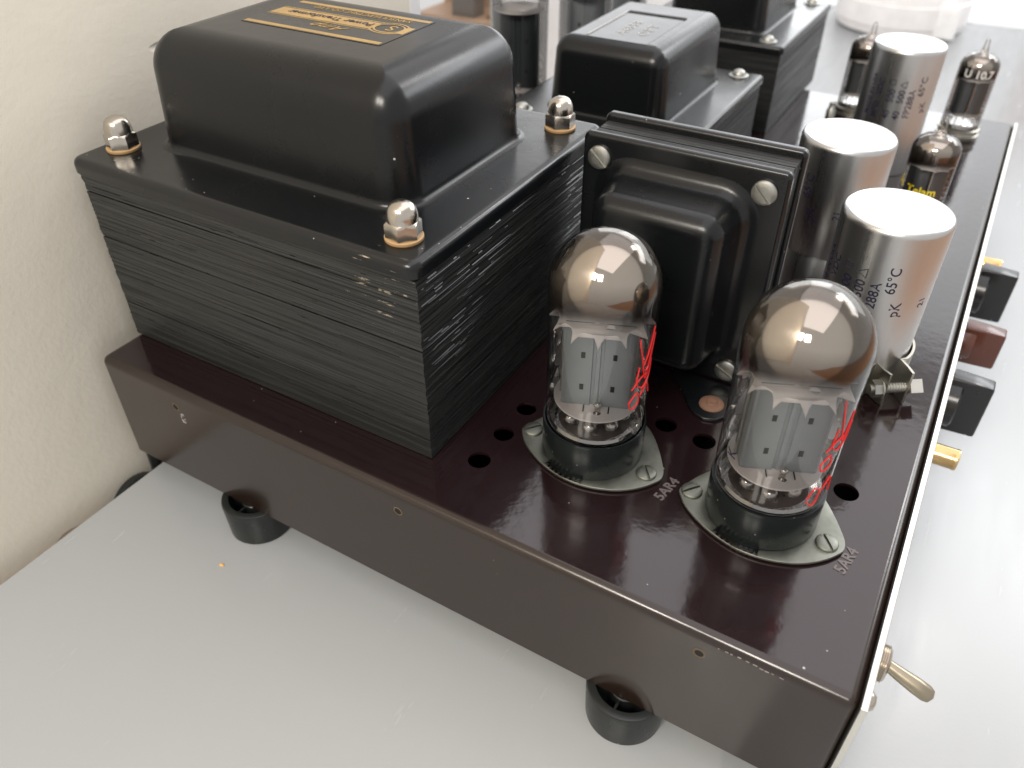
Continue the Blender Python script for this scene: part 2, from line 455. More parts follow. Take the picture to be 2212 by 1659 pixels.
def plate(name, outer, holes, z0, z1, mat, parent=None, bevel=0.0, fn=None):
    """flat sheet with real holes cut in it"""
    cu = bpy.data.curves.new(name, 'CURVE'); cu.dimensions = '2D'; cu.fill_mode = 'BOTH'
    th = (z1 - z0) / 2
    cu.extrude = max(th - bevel, 0.0) * S; cu.bevel_depth = bevel * S; cu.bevel_resolution = 2
    if bevel: cu.offset = -bevel * S
    for pts in [outer] + holes:
        sp = cu.splines.new('POLY'); sp.points.add(len(pts) - 1); sp.use_cyclic_u = True
        for p, q in zip(sp.points, pts): p.co = (q[0] * S, q[1] * S, 0, 1)
    tmp = bpy.data.objects.new('tmp', cu); COL.objects.link(tmp)
    dg = bpy.context.evaluated_depsgraph_get()
    me = bpy.data.meshes.new_from_object(tmp.evaluated_get(dg))
    bpy.data.objects.remove(tmp)
    me.name = name
    bm = bmesh.new(); bm.from_mesh(me)
    bmesh.ops.remove_doubles(bm, verts=bm.verts, dist=1e-6)
    for v in bm.verts:
        p = (v.co.x / S, v.co.y / S, v.co.z / S + (z0 + z1) / 2)
        if fn: p = fn(*p)
        v.co = [c * S for c in p]
    bmesh.ops.recalc_face_normals(bm, faces=bm.faces)
    bm.to_mesh(me); bm.free()
    me.materials.clear(); me.materials.append(mat)
    me.shade_smooth(); me.set_sharp_from_angle(angle=math.radians(35))
    return link(bpy.data.objects.new(name, me), parent)

def circle(cx, cy, r, n=32): return [(cx + r * math.cos(2 * PI * i / n), cy + r * math.sin(2 * PI * i / n)) for i in range(n)]

def text_geo(body, size, th=0.12, shear=0.0, spacing=1.0, weight=0.0):
    cu = bpy.data.curves.new('t', 'FONT'); cu.body = body; cu.size = size * S; cu.extrude = th / 2 * S
    cu.offset = weight * S; cu.resolution_u = 3; cu.shear = shear; cu.space_character = spacing
    tmp = bpy.data.objects.new('tmp', cu); COL.objects.link(tmp)
    dg = bpy.context.evaluated_depsgraph_get()
    me = bpy.data.meshes.new_from_object(tmp.evaluated_get(dg))
    bpy.data.objects.remove(tmp)
    V = [(v.co.x / S, v.co.y / S, v.co.z / S) for v in me.vertices]; F = [tuple(p.vertices) for p in me.polygons]
    bpy.data.meshes.remove(me)
    return V, F

def text_on(mb, body, size, fn, th=0.12, k=None, **kw):
    V, F = text_geo(body, size, th, **kw)
    mb.add([fn(*p) for p in V], F, k)

def thing(name, label, cat, loc=(0, 0, 0), group=None):
    o = bpy.data.objects.new(name, None); COL.objects.link(o)
    o.location = [c * S for c in loc]; o.empty_display_size = 0.02
    o['label'] = label; o['category'] = cat
    if group: o['group'] = group
    return o

def part_empty(name, parent, loc=(0, 0, 0), label=None):
    o = bpy.data.objects.new(name, None); COL.objects.link(o); o.parent = parent
    o.location = [c * S for c in loc]; o.empty_display_size = 0.01
    if label: o['label'] = label
    return o

def structure(o): o['kind'] = 'structure'; return o

# ------------------------------------------------------------------ the setting
ZT = -68.0                                   # table top
mb = MB(); mb.rings(rstack(-1, 465, -700, 1010, 3, [(0, ZT - 26), (0, ZT - 1.2), (0.4, ZT - 0.35), (1.2, ZT)], 4))
tb = mb.build('tabletop', M['table'])
structure(tb)
mb = MB(); mb.rings(rstack(-1, 465, 1014, 2400, 3, [(0, ZT - 26), (0, ZT - 1.2), (0.4, ZT - 0.35), (1.2, ZT)], 4))
structure(mb.build('tabletop', M['table']))
mb = MB(); mb.box(-31, -9.4, -1500, 238, -800, 1500)
structure(mb.build('wall', M['wall'], smooth=False))
mb = MB(); mb.box(-11, 5000, -3000, 5000, -820, -800)
structure(mb.build('floor', M['floor'], smooth=False))

# ------------------------------------------------------------------ the amplifier
amp = thing('tube_amplifier', 'dark brown valve amplifier chassis with black transformers and silver cans standing on the grey table', 'amplifier', (150, 235, 0))
AO = Vector((150, 235, 0))
class _Amp: pass
# parts are modelled in scene millimetres; a holder inverse keeps them there under the amplifier's Empty
def under(o, parent):
    o.parent = parent; o.location = Vector(o.location) - Vector(parent_world(parent)); return o
def parent_world(p):
    v = Vector((0, 0, 0))
    while p is not None: v += Vector(p.location); p = p.parent
    return v

W, D, H = 469.0, 300.0, 51.0
# chassis shell: folded sheet with a rolled top edge
mb = MB()
prof = [(0, -H), (0, -4.0), (0, -3.0)] + [(3 - 3 * math.cos(math.radians(a)), -3 + 3 * math.sin(math.radians(a))) for a in (12, 26, 40, 54, 68, 80, 90)]
mb.rings(rstack(0, D, 0, W, 3.0, prof, 6), cap0=False, cap1=False)
mb.rings(rstack(1.2, D - 1.2, 1.2, W - 1.2, 2.0, [(0, -H), (0, -2)], 6), cap0=False, cap1=False)
mb.rings([rrect(0, D, 0, W, 3.0, -H, 6), rrect(1.2, D - 1.2, 1.2, W - 1.2, 2.0, -H, 6)], cap0=False, cap1=False)
shell = under(mb.build('side_panels', M['brown_side'], sharp=50), amp)
HOLES = [(166.9, 59.5, 3.7), (166.7, 43.2, 3.7), (166.3, 27.4, 4.0), (230.5, 76.0, 4.1), (279.8, 76.1, 4.1), (215.4, 77.5, 4.0), (257.5, 84, 4.0), (190, 82, 4.0)]
T1 = (197.5, 52.5); T2 = (257.5, 53.0)
holes = [circle(x, y, r) for x, y, r in HOLES]
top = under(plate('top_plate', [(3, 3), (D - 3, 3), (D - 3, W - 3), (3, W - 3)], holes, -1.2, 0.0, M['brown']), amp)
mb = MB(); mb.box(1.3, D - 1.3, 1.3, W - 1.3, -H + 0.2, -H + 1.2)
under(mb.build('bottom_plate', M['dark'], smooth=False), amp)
# wiring glimpsed through the ventilation holes
mb = MB(); mb.tube([(205, 80, -14), (214, 74, -9), (219, 70, -8), (226, 60, -14)], 1.5, 8)
under(mb.build('wire', M['wire_red']), amp)
mb = MB(); mb.tube([(150, 58, -8), (168, 56.4, -6), (180, 54, -7)], 2.6, 10)
under(mb.build('capacitor_sleeve', M['wire_pink']), amp)
# threaded holes in the near side: raised rings, black discs painting the shade inside
for x, z in ((41.6, -9.2), (150.6, -8.9), (257.8, -9.0)):
    mb = MB(); mb.lathe([(1.35, 0.12), (1.4, -0.1), (1.7, -0.14), (1.9, -0.03)], (x, 0, z), 24, 'y', cap0=False, cap1=False, k=0)
    mb.lathe([(1.4, -0.04), (0.02, -0.05)], (x, 0, z), 24, 'y', cap0=False, k=1)
    under(mb.build('threaded_hole', None, mats=[M['screw_old'], M['dark']]), amp)
mb = MB(); random.seed(3)
for k in range(9):
    x, z = 43.5 + random.uniform(-1.2, 1.6), -14 + random.uniform(-2.6, 2)
    mb.box(x, x + random.uniform(.3, 1.1), -0.06, 0, z, z + random.uniform(.3, 1.2))
for k in range(10):
    x = 262 + k * 2.0 + random.uniform(-.6, .6); z = -2.9 - k * .06 + random.uniform(-.2, .2)
    mb.box(x, x + random.uniform(.3, 1.3), -0.06, 0.1, z, z + random.uniform(.12, .35))
under(mb.build('paint_chips', M['chip'], smooth=False), amp)['kind'] = 'stuff'

# stamped markings beside the rectifier sockets, their lit rims put into pale enamel (reads from the chassis front edge inwards)
for (x, y, tx, ty) in ((226.9, 41.5, 2.3, 13.6), (285.3, 41.0, 2.4, 13.9)):
    mb = MB()
    d = Vector((tx, ty, 0)).normalized(); u = Vector((-d.y, d.x, 0))
    text_on(mb, '5AR4', 5.0, lambda a, b, c, x=x, y=y, d=d, u=u: (x + d.x * a * 1.02 + u.x * (b - 1.6), y + d.y * a * 1.02 + u.y * (b - 1.6), 0.10 + c), th=0.35, weight=0.10)
    under(mb.build('stamped_marking', M['stamp_glint'], smooth=False), amp)

# front panel with its knobs, jacks and switch
mb = MB(); mb.rings(rstack(-0.6, W + 0.6, -60, 0.3, 0.4, [(0, 300.4), (0, 301.9), (0.2, 302.1)], 3))
V = [(z, x, y) for x, y, z in mb.V]; mb.V = V
front = under(mb.build('front_panel', M['panel_edge']), amp)
mb = MB(); mb.box(300.03, 300.37, 1, W - 1, -50, -0.9)  # dark strip standing in for the shade in the gap behind the panel
under(mb.build('panel_gap_shade', M['dark'], smooth=False), amp)
def knob(y, z, h, L, mat, label):
    k = part_empty('knob', amp, (0, 0, 0), label); k.location = Vector((303 * S, y * S, z * S)) - parent_world(amp)
    m1 = MB(); m1.lathe([(h * .36, 0.3), (h * .42, 0.8), (h * .42, 5.5), (h * .39, 6.3)], (0, 0, 0), 40, 'x'); m1.build('skirt', mat, k)
    m2 = MB(); R = rstack(-4.5, 4.5, -h / 2, h / 2, 1.2, [(0, 1.2), (0.3, L * .5), (0.7, L - 1.0), (1.1, L - .3), (1.9, L)], 4)
    m2.rings(R); m2.V = [(z_, x_, y_) for x_, y_, z_ in m2.V]
    m2.build('grip', mat, k)
    m3 = MB(); m3.box(L - 0.05, L + 0.12, -0.5, 0.5, 1.5, h / 2 - 2.2); m3.build('pointer_line', M['white_ink'], k, smooth=False)
knob(184.5, -27.0, 27.5, 17.0, M['knob_black'], 'black bar knob nearest the toggle switch')
knob(227.5, -22.5, 19.5, 17.5, M['knob_brown'], 'brown bar knob')
knob(281.0, -24.0, 28.0, 17.5, M['knob_black'], 'black bar knob beyond the brown one')
for y in (143, 313):
    k = part_empty('phono_jack', amp); k.location = Vector((303 * S, y * S, -25 * S)) - parent_world(amp)
    m1 = MB(); m1.lathe([(5.6, 0.25), (5.6, 1.3), (5.2, 1.6)], (0, 0, 0), 6, 'x'); m1.build('hex_nut', M['brass'], k, smooth=False)
    m1 = MB(); m1.lathe([(4.2, 1.6), (4.2, 9.3), (4.4, 9.8), (4.2, 10.8), (3.5, 11.0), (3.3, 10.6), (3.3, 3)], (0, 0, 0), 36, 'x', cap1=False); m1.build('shell', M['brass'], k)
    m1 = MB(); m1.lathe([(3.2, 9.5), (1.4, 9.5)], (0, 0, 0), 24, 'x', cap0=False, cap1=False); m1.build('insulator', M['wire_red'], k)
k = part_empty('toggle_switch', amp); k.location = Vector((303 * S, 36 * S, -25 * S)) - parent_world(amp)
m1 = MB(); m1.lathe([(7.2, 0.25), (7.2, 1.1)], (0, 0, 0), 40, 'x'); m1.build('washer', M['nickel'], k)
m1 = MB(); m1.lathe([(5.6, 1.1)] + [(5.6 + (.35 if i % 2 else 0), 1.3 + i * .3) for i in range(9)] + [(5.0, 4.2), (3.2, 4.6)], (0, 0, 0), 36, 'x'); m1.build('bushing', M['nickel'], k)
m1 = MB(); m1.tube([(2, 0.6, .5), (8, 0, -1.5), (13, -.4, -3.0), (16.5, -.7, -4.1), (17.8, -.8, -4.5), (18.6, -.85, -4.75)], [1.7, 2.3, 2.7, 2.7, 2.2, .6], 20); m1.build('lever', M['lever'], k)
m1 = MB(); m1.lathe([(3.0, 0.2), (2.9, .9), (2.0, 1.9), (.3, 2.3)], (303, 13, -14), 24, 'x')
under(m1.build('panel_screw', M['nickel']), amp)

# rubber feet: hollow ribbed cups half sheltered under the near side
for fx, fy in ((66.3, 6.2), (236.8, 6.2), (66.3, 440), (236.8, 440)):
    k = part_empty('rubber_foot', amp); k.location = Vector((fx * S, fy * S, (-H - 17) * S)) - parent_world(amp)
    m1 = MB(); m1.lathe([(12.8, 0.02), (13.3, .4), (13.9, 15.8), (13.6, 16.7), (13.2, 16.9), (10.9, 16.9), (10.6, 16.5), (10.4, 4), (0.1, 4)], (0, 0, 0), 56, cap0=True, cap1=False)
    m1.build('cup', M['rubber'], k)
    m1 = MB(); m1.lathe([(6.2, 4), (6.0, 14.8), (5.6, 15.2), (3.0, 15.2), (2.8, 5)], (0, 0, 0), 32, cap0=False, cap1=False); m1.build('hub', M['rubber'], k)
    for q in range(6):
        a = 2 * PI * q / 6 + .5
        m1 = MB(); m1.box(6.0, 10.8, -.45, .45, 4, 14.6)
        m1.V = [(x * math.cos(a) - y * math.sin(a), x * math.sin(a) + y * math.cos(a), z) for x, y, z in m1.V]
        m1.build('rib', M['rubber'], k, smooth=False)

# ---- transformers
def bell_profile(z0, z1, R, foot, taper):
    """(inset, z): fillet foot, slightly tapering wall, big rolled shoulder"""
    P = [(-foot, z0 + 0.02), (-foot * .55, z0 + foot * .10), (-foot * .25, z0 + foot * .32), (-foot * .06, z0 + foot * .65), (0, z0 + foot), (0.02, z0 + foot + .8)]
    h = z1 - R
    P.append((taper * .97, h - 1.0))
    for a in range(0, 91, 9):
        P.append((taper + R - R * math.cos(math.radians(a)), h + R * math.sin(math.radians(a))))
    P.append((taper + R + 1.0, z1)); P.append((taper + R + 4.0, z1))
    return P

def flange_rings(x0, x1, y0, y1, z0, z1, rc, er):
    pr = [(0.4, z0), (0, z0 + .3), (0, z1 - er - .6), (0, z1 - er)] + [(er - er * math.cos(math.radians(a)), z1 - er + er * math.sin(math.radians(a))) for a in (15, 30, 45, 60, 75, 90)] + [(er + .8, z1), (er + 3, z1)]
    return rstack(x0, x1, y0, y1, rc, pr, 6)

def laminations(x0, x1, y0, y1, z0, z1, pitch, jit, joint=None, seed=1, slivers=0):
    rnd = random.Random(seed); mbl = MB(); z = z0; run = 0; off = 0
    while z < z1 - 0.05:
        t = pitch * rnd.uniform(.8, 1.25); zt = min(z + t * .975, z1); deep = 0
        if run <= 0:
            run = rnd.choice((1, 2, 3, 5, 8, 12)); off = rnd.uniform(-jit, jit)
            if rnd.random() < .20: deep = rnd.uniform(.3, .7)      # one sheet set back: a dark line
        run -= 1
        e = [off * .6 + rnd.uniform(-jit, jit) * .6 for _ in range(4)]
        ya, yb = y0 + e[2] + deep, y1 + e[3] - deep
        xa, xb = x0 + e[0] + deep * .5, x1 + e[1] - deep
        if joint:
            e2 = rnd.uniform(-jit, jit)
            mbl.box(xa, xb, ya, joint, z, zt)
            mbl.box(xa, xb + e2 * .6, joint + .12, yb, z, zt)
        else:
            mbl.box(xa, xb, ya, yb, z, zt)
        z += t
    mbl.box(x0 + .9, x1 - .9, y0 + .9, y1 - .9, z0 + .1, z1 - .1)
    # sheet edges: thin lips added and tilted for window glints, part way along a sheet
    for _ in range(slivers):
        mbl.k = 1; zc = rnd.uniform(z0 + 1, z1 - 1); L = rnd.choice((2, 4, 7, 12, 22)) * rnd.uniform(.6, 1.3); h = rnd.uniform(.10, .24); p = rnd.uniform(.08, .22)
        if rnd.random() < .72:
            a = y0 + rnd.random() ** 1.3 * (y1 - y0 - L - 2) + 1
            mbl.add([(x1 - .1, a, zc), (x1 + p, a + .2, zc - p - .1), (x1 - .1, a, zc - p - .3), (x1 - .1, a + L, zc), (x1 + p, a + L - .2, zc - p - .1), (x1 - .1, a + L, zc - p - .3)], [(0, 1, 4, 3), (1, 2, 5, 4), (0, 2, 1), (3, 4, 5)])
        else:
            a = x0 + rnd.random() * (x1 - x0 - L - 2) + 1
            mbl.add([(a, y0 + .3, zc), (a + .2, y0 - p * .7, zc - h * .3), (a, y0 + .3, zc - h), (a + L, y0 + .3, zc), (a + L - .2, y0 - p * .7, zc - h * .3), (a + L, y0 + .3, zc - h)], [(0, 1, 4, 3), (1, 2, 5, 4), (0, 2, 1), (3, 4, 5)])
    mbl.k = 0
    return mbl

def acorn(parent, x, y, z, rot):
    k = part_empty('acorn_nut', parent); k.location = Vector((x * S, y * S, z * S)) - parent_world(parent)
    m1 = MB(); m1.lathe([(5.9, 0.0), (6.05, .2), (6.05, 1.0), (5.8, 1.15)], (0, 0, 0), 40); m1.build('fibre_washer', M['washer'], k)
    m1 = MB()
    n = 48; rg = []
    for (rr, zz, hexy) in ((4.9, 1.15, 1), (5.05, 1.4, 1), (5.05, 5.3, 1), (5.0, 5.6, .9), (4.98, 6.0, .35), (4.85, 6.25, 0), (4.85, 7.2, 0), (4.75, 8.4, 0), (4.4, 9.7, 0), (3.8, 10.8, 0), (2.9, 11.6, 0), (1.7, 12.1, 0), (.05, 12.3, 0)):
        ring = []
        for i in range(n):
            a = 2 * PI * i / n; hx = 1 / math.cos(((a + PI / 6) % (PI / 3)) - PI / 6)
            f = rr * (1 + (hx - 1) * hexy) if hexy else rr
            ring.append((f * math.cos(a + rot), f * math.sin(a + rot), zz))
        rg.append(ring)
    m1.rings(rg); m1.build('domed_nut', M['nickel'], k, sharp=24)
    return k

def slot_screw(parent, x, y, z, R, axis, rot, mat, dome=1.6, name='slotted_screw'):
    """pan head with a real slot: two half heads either side of a recessed floor"""
    m1 = MB(); sw = R * .13
    for sg in (1, -1):
        n = 20; lv = [(1.0, 0.02), (1.0, dome * .45), (.93, dome * .72), (.75, dome * .9), (.45, dome)]
        rg = []
        for f, h in lv:
            ring = []
            a0 = math.asin(min(.99, sw / (R * f)))
            for i in range(n + 1):
                a = a0 + (PI - 2 * a0) * i / n
                ring.append((R * f * math.cos(a), sg * R * f * math.sin(a), h))
            rg.append(ring)
        m1.rings(rg)
    m1.lathe([(R * .97, 0.01), (R * .97, dome * .35)], (0, 0, 0), 28)
    def fn(a, b, c):
        u = a * math.cos(rot) - b * math.sin(rot); v = a * math.sin(rot) + b * math.cos(rot)
        if axis == 'z': return (u, v, c)
        if axis == '-y': return (u, -c, v)
    m1.V = [fn(*p) for p in m1.V]
    o = m1.build(name, mat, None, sharp=30); o.parent = parent
    o.location = Vector((x * S, y * S, z * S)) - parent_world(parent)
    return o

def dome_screw(parent, x, y, z):
    m1 = MB(); m1.lathe([(5.3, 0.02), (5.3, .6), (4.9, .75), (3.6, .8), (3.5, 1.6), (2.9, 2.7), (1.7, 3.4), (.1, 3.6)], (0, 0, 0), 32)
    o = m1.build('dome_screw', M['screw'], None); o.parent = parent
    o.location = Vector((x * S, y * S, z * S)) - parent_world(parent)

# big power transformer
pt = part_empty('power_transformer', amp, label='large black power transformer with the gilt nameplate'); pt.location = Vector((75 * S, 81 * S, 0)) - AO * S
mb = laminations(0.3, 152, 19.3, 143, 0.4, 72.2, 0.5, .17, joint=45.0, seed=5, slivers=420)
o = under(mb.build('lamination_stack', None, smooth=False, mats=[M['lam'], M['glint_lip']]), pt); o['kind'] = 'stuff'
mb = MB(); mb.rings(flange_rings(-2, 153, 17.6, 145, 72.3, 78, 4.5, 2.6))
under(mb.build('flange', M['flange'], sharp=50), pt)
mb = MB(); mb.rings(rstack(17.2, 131.2, 42.2, 122.4, 11.5, bell_profile(78, 118.4, 14, 2.8, 1.4), 10), cap0=False)
under(mb.build('bell_cover', M['bell'], sharp=60), pt)
for x, y, r in ((9.4, 33.6, .2), (140.4, 30.2, .35), (139.8, 132, .1), (9.4, 132, .5)): acorn(pt, x, y, 78, r)
# recessed nameplate: reads the right way up from the far side
NX0, NX1, NY0, NY1, NZ = 42.5, 104.3, 71.3, 103.6, 118.42
def nfn(a, b, c): return (NX1 - a, NY1 - b, NZ + .14 + c)       # a: along the words, b: up the letters (seen from behind)
mb = MB(); mb.rings(rstack(NX0, NX1, NY0, NY1, .6, [(0, NZ), (0, NZ + .1), (.1, NZ + .12)], 3), k=0)
def strip(a0, a1, b0, b1, k=1, t=.06): mb.add([nfn(a, b, c) for c in (-.02, t) for b in (b0, b1) for a in (a0, a1)], [(0, 1, 3, 2), (4, 6, 7, 5), (0, 4, 5, 1), (2, 3, 7, 6), (0, 2, 6, 4), (1, 5, 7, 3)], k)
L_, Hh = NX1 - NX0, NY1 - NY0
def up(a, b, c): return nfn(a, Hh - b, c)
# b measured from the far (top-of-words) edge, i.e. words are upside down to the camera
def rfn(a, b, c): return (NX0 + (L_ - a), NY0 + (Hh - b), NZ + .14 + c)
strip(1.0, L_ - 1.0, 0.7, 3.0); strip(1.0, L_ - 1.0, Hh - 3.0, Hh - .7)
strip(15, L_ - 1.0, 11.0, 18.5); strip(1.0, 4.0, 11.0, 18.5)
strip(13, L_ - 1.0, 9.9, 10.4); strip(13, L_ - 1.0, 19.1, 19.6)
# emblem: rings and a monogram
ex, ey = 9.2, 14.8
for r0, r1 in ((6.2, 5.6), (4.9, 4.3)):
    ringV = []; n = 36
    for c in (-.02, .07):
        for rr in (r0, r1):
            ringV += [nfn(ex + rr * 1.25 * math.cos(2 * PI * i / n), ey + rr * math.sin(2 * PI * i / n), c) for i in range(n)]
    Fq = []
    for i in range(n):
        j = (i + 1) % n
        Fq += [(2 * n + i, 2 * n + j, 3 * n + j, 3 * n + i), (i, 2 * n + i, 2 * n + j, j)]
    mb.add(ringV, Fq, 1)
def tfn(x0, y0): return lambda a, b, c: (NX1 - (x0 + a), NY1 - (Hh - (Hh - y0 - 0)) + 0 - (-b) if False else NY1 - y0 - b, NZ + .2 + c)
# letters face the far side: advancing towards -x, letter tops towards -y
text_on(mb, 'S', 7.5, lambda a, b, c: (NX1 - (6.6 + a), NY1 - (12.1 + b), NZ + .2 + c), th=.1, k=1)
text_on(mb, 'SANSUI ELECTRIC CO.,LTD', 3.5, lambda a, b, c: (NX1 - (7 + a), NY1 - (4.0 + b), NZ + .2 + c), th=.1, k=1, spacing=1.05)
text_on(mb, 'Power Transformer', 4.9, lambda a, b, c: (NX1 - (16.5 + a), NY1 - (12.9 + b), NZ + .26 + c), th=.1, k=2, spacing=.98)
text_on(mb, 'Amp', 7.0, lambda a, b, c: (NX1 - (21 + a), NY1 - (21.6 + b), NZ + .2 + c), th=.1, k=1, shear=.6, spacing=1.15)
under(mb.build('nameplate', None, smooth=False, mats=[M['black'], M['gold'], M['print']]), pt)

def output_transformer(x0, x1, y0, y1, zf, bx0, bx1, by0, by1, zt, label, seed):
    t = part_empty('output_transformer', amp, label=label); t.location = Vector(((x0 + x1) / 2 * S, (y0 + y1) / 2 * S, 0)) - AO * S
    mbx = laminations(x0 + 1.8, x1 - 1.2, y0 + 1.5, y1 - 1.5, .4, zf - 4.2, .8, .16, seed=seed)
    o = under(mbx.build('lamination_stack', M['lam'], smooth=False), t); o['kind'] = 'stuff'
    mbx = MB(); mbx.rings(flange_rings(x0, x1, y0, y1, zf - 4.4, zf, 3, 1.8)); under(mbx.build('flange', M['black'], sharp=50), t)
    mbx = MB(); mbx.rings(rstack(bx0, bx1, by0, by1, 9, bell_profile(zf, zt, 8.5, 2, 1.6), 8), cap0=False); under(mbx.build('bell_cover', M['bell'], sharp=60), t)
    for x, y in ((x1 - 12, y1 - 9), (x1 - 12, y0 + 9), (x0 + 12, y1 - 9), (x0 + 12, y0 + 9)): dome_screw(t, x, y, zf)
    return t
o1 = output_transformer(69, 170, 196, 318, 52, 89.5, 150.5, 213, 300, 86.5, 'black output transformer beside the choke', 11)
o2 = output_transformer(65, 166, 368, 490, 53, 84, 147, 386, 472, 87.5, 'far black output transformer', 12)
# recessed window in the top of the near output transformer, with its relief marking
mb = MB()
zt = 86.52
mb.box(106, 137, 222, 270, zt, zt + .05, 0)
mb.box(106, 137, 270, 273.2, zt, zt + .35, 1); mb.box(105.2, 106.4, 224, 273, zt, zt + .3, 2)
text_on(mb, 'A4558', 7.2, lambda a, b, c: (121 - b * 1.0, 232 + a * 1.15, zt + .1 + c), th=.15, k=2, spacing=1.15)
text_on(mb, 'OPT', 7.2, lambda a, b, c: (131 - b * 1.0, 234 + a * 1.25, zt + .1 + c), th=.15, k=2, spacing=1.25)
under(mb.build('relief_marking', None, smooth=False, mats=[M['bell'], M['dark'], M['print_dull']]), o1)

# choke standing on edge, bell towards the camera side
ck = part_empty('choke_coil', amp, label='upright black choke with a slotted screw in each corner'); ck.location = Vector((197 * S, 120 * S, 0)) - AO * S
def stand(m, flip=False):     # profile axis z -> -y (front) ; x stays, y -> z
    m.V = [(x, -z, y) for x, y, z in m.V]; return m
mb = laminations(162, 232.4, 2, 86.6, -127.5, -112.4, .62, .1, seed=21); stand(mb)
o = under(mb.build('lamination_stack', M['lam'], smooth=False), ck); o['kind'] = 'stuff'
mb = MB(); mb.rings(flange_rings(160.5, 234.1, 0.8, 88.5, -112.6, -110, 2.5, 1.4)); stand(mb)
under(mb.build('front_flange', M['black'], sharp=50), ck)
mb = MB(); mb.rings(flange_rings(160.5, 234.1, 0.8, 89.5, -131, -127.6, 2.5, 1.4)); stand(mb)
under(mb.build('rear_flange', M['black'], sharp=50), ck)
mb = MB(); mb.rings(rstack(171.5, 221.2, 12, 77, 9.0, bell_profile(-110, -89.5, 6.5, 5.5, 1.2), 8), cap0=False); stand(mb)
under(mb.build('bell_cover', M['bell'], sharp=60), ck)
for x, z, r in ((167.3, 80.2, -.75), (226.3, 80.6, -.8), (225.8, 7.6, -.5), (167.3, 7.6, .3)):
    slot_screw(ck, x, 109.9, z, 4.3, '-y', r, M['screw'], 1.8)
# mounting foot with its rivet
out = [(205, 109), (208, 104), (214, 97.5), (219, 90.5), (222.5, 87.2), (226.5, 86.2), (230.5, 87.6), (233, 91.5), (234, 97), (234.1, 109)]
under(plate('mounting_foot', out, [], 0.05, 1.4, M['black'], bevel=.4), ck)
mb = MB(); mb.lathe([(4.7, 1.42), (4.6, 1.9), (4.1, 2.3), (2.2, 2.4), (1.9, 2.9), (.8, 3.0), (.05, 2.7)], (226.2, 95.2, 0), 32)
under(mb.build('rivet', M['rust']), ck)
mb = MB(); text_on(mb, '365', 6.2, lambda a, b, c: (196.8 + a, 90.42 - c, 42.0 + b), th=.1)
under(mb.build('stamped_number', M['print_pale'], smooth=False), ck)

# ---- electrolytic cans
def can(cx, cy, ztop, r, rot, label, ring=None, clamp=False):
    k = part_empty('can_capacitor', amp, label=label); k.location = Vector((cx * S, cy * S, 0)) - AO * S
    prof = [(r, 0.3), (r, ztop - 2.3), (r - .12, ztop - 1.5), (r - .45, ztop - .7), (r - .95, ztop - .18), (r - 1.5, ztop)]
    if ring: prof = [(r, .3), (r, ring - .9), (r - .25, ring - .5), (r - .25, ring + .5), (r, ring + .9)] + prof[1:]
    m1 = MB(); m1.lathe(prof, (0, 0, 0), 96, cap1=False); m1.build('can_body', M['alu'], k, sharp=60)
    m1 = MB(); m1.lathe([(r - 1.5, ztop), (r - 2.1, ztop - .25), (.1, ztop - .25)], (0, 0, 0), 96, cap0=False); m1.build('can_top', M['alutop'], k)
    m1 = MB()
    def wrap(th_deg, z0):
        def f(a, b, c):
            th = math.radians(th_deg + rot) - b / r
            return ((r + .03 + c) * math.cos(th), (r + .03 + c) * math.sin(th), z0 + a)
        return f
    dz = ztop - 67.7
    for body, th, z0, sz in (('MADE IN USA', -149, 32, 3.6), ('MFD   VDC', -134, 31.4, 4.3), ('40   500', -113, 31.8, 4.8), ('40   500', -97.6, 31.8, 4.8), ('FP288A', -81.5, 32.8, 4.9), ('65°C', -66.3, 44.4, 5.0), ('pK', -55.0, 35.0, 5.3), ('21', -23.5, 37.7, 4.1)):
        text_on(m1, body, sz, wrap(th, z0 + dz), th=.04, weight=.055)
    def loop(th0, th1, z0, z1, tri):
        if tri: P = [(th0, (z0 + z1) / 2 + .0), (th1, z0), (th1, z1)]; P = [(th0, (z0 + z1) / 2), (th1, z1), (th1, z0)]
        else: P = [(th0, z0), (th1, z0), (th1, z1), (th0, z1)]
        n = len(P)
        for i in range(n):
            (ta, za), (tb_, zb) = P[i], P[(i + 1) % n]
            pts = []
            for q in range(4):
                t = q / 3; th = math.radians(ta + (tb_ - ta) * t + rot); z = za + (zb - za) * t + dz
                pts.append(((r + .03) * math.cos(th), (r + .03) * math.sin(th), z))
            m1.tube(pts, .17, 4)
    loop(-124, -115.5, 50.0, 52.6, False); loop(-108, -98.5, 48.8, 52.4, True)
    m1.build('printed_lettering', M['print'], k, smooth=False)
    return k
c3 = can(265.0, 148.5, 67.7, 18.7, 0, 'nearest aluminium can capacitor, held by a bolted clamp')
c2 = can(235.3, 207.2, 69.0, 18.9, -46, 'middle aluminium can capacitor beside the choke', ring=20.2)
c1 = can(234.6, 358.0, 68.5, 18.8, 26, 'far aluminium can capacitor beside the small glass tubes')
# clamp band on the near can: open ring with two bent ears, square-headed bolt
cl = part_empty('mounting_clamp', amp); cl.location = Vector((265.0 * S, 148.5 * S, 0)) - AO * S
m1 = MB(); rr = 20.0; th = .9
aL, aR = math.radians(-60), math.radians(-25)
path = []
n = 60
for i in range(n + 1):
    a = aR + (2 * PI - (aR - aL)) * i / n
    path.append((rr * math.cos(a), rr * math.sin(a)))
mid = math.radians(-42); dx, dy = math.cos(mid), math.sin(mid); px, py = -dy, dx
def P2(u, v): return (dx * u + px * v, dy * u + py * v)
path = [(22.6, -15.4), (20.2, -12.0), (17.0, -8.4)] + path[1:-1] + [(9.8, -15.3), (13.0, -18.4), (15.8, -20.2)]
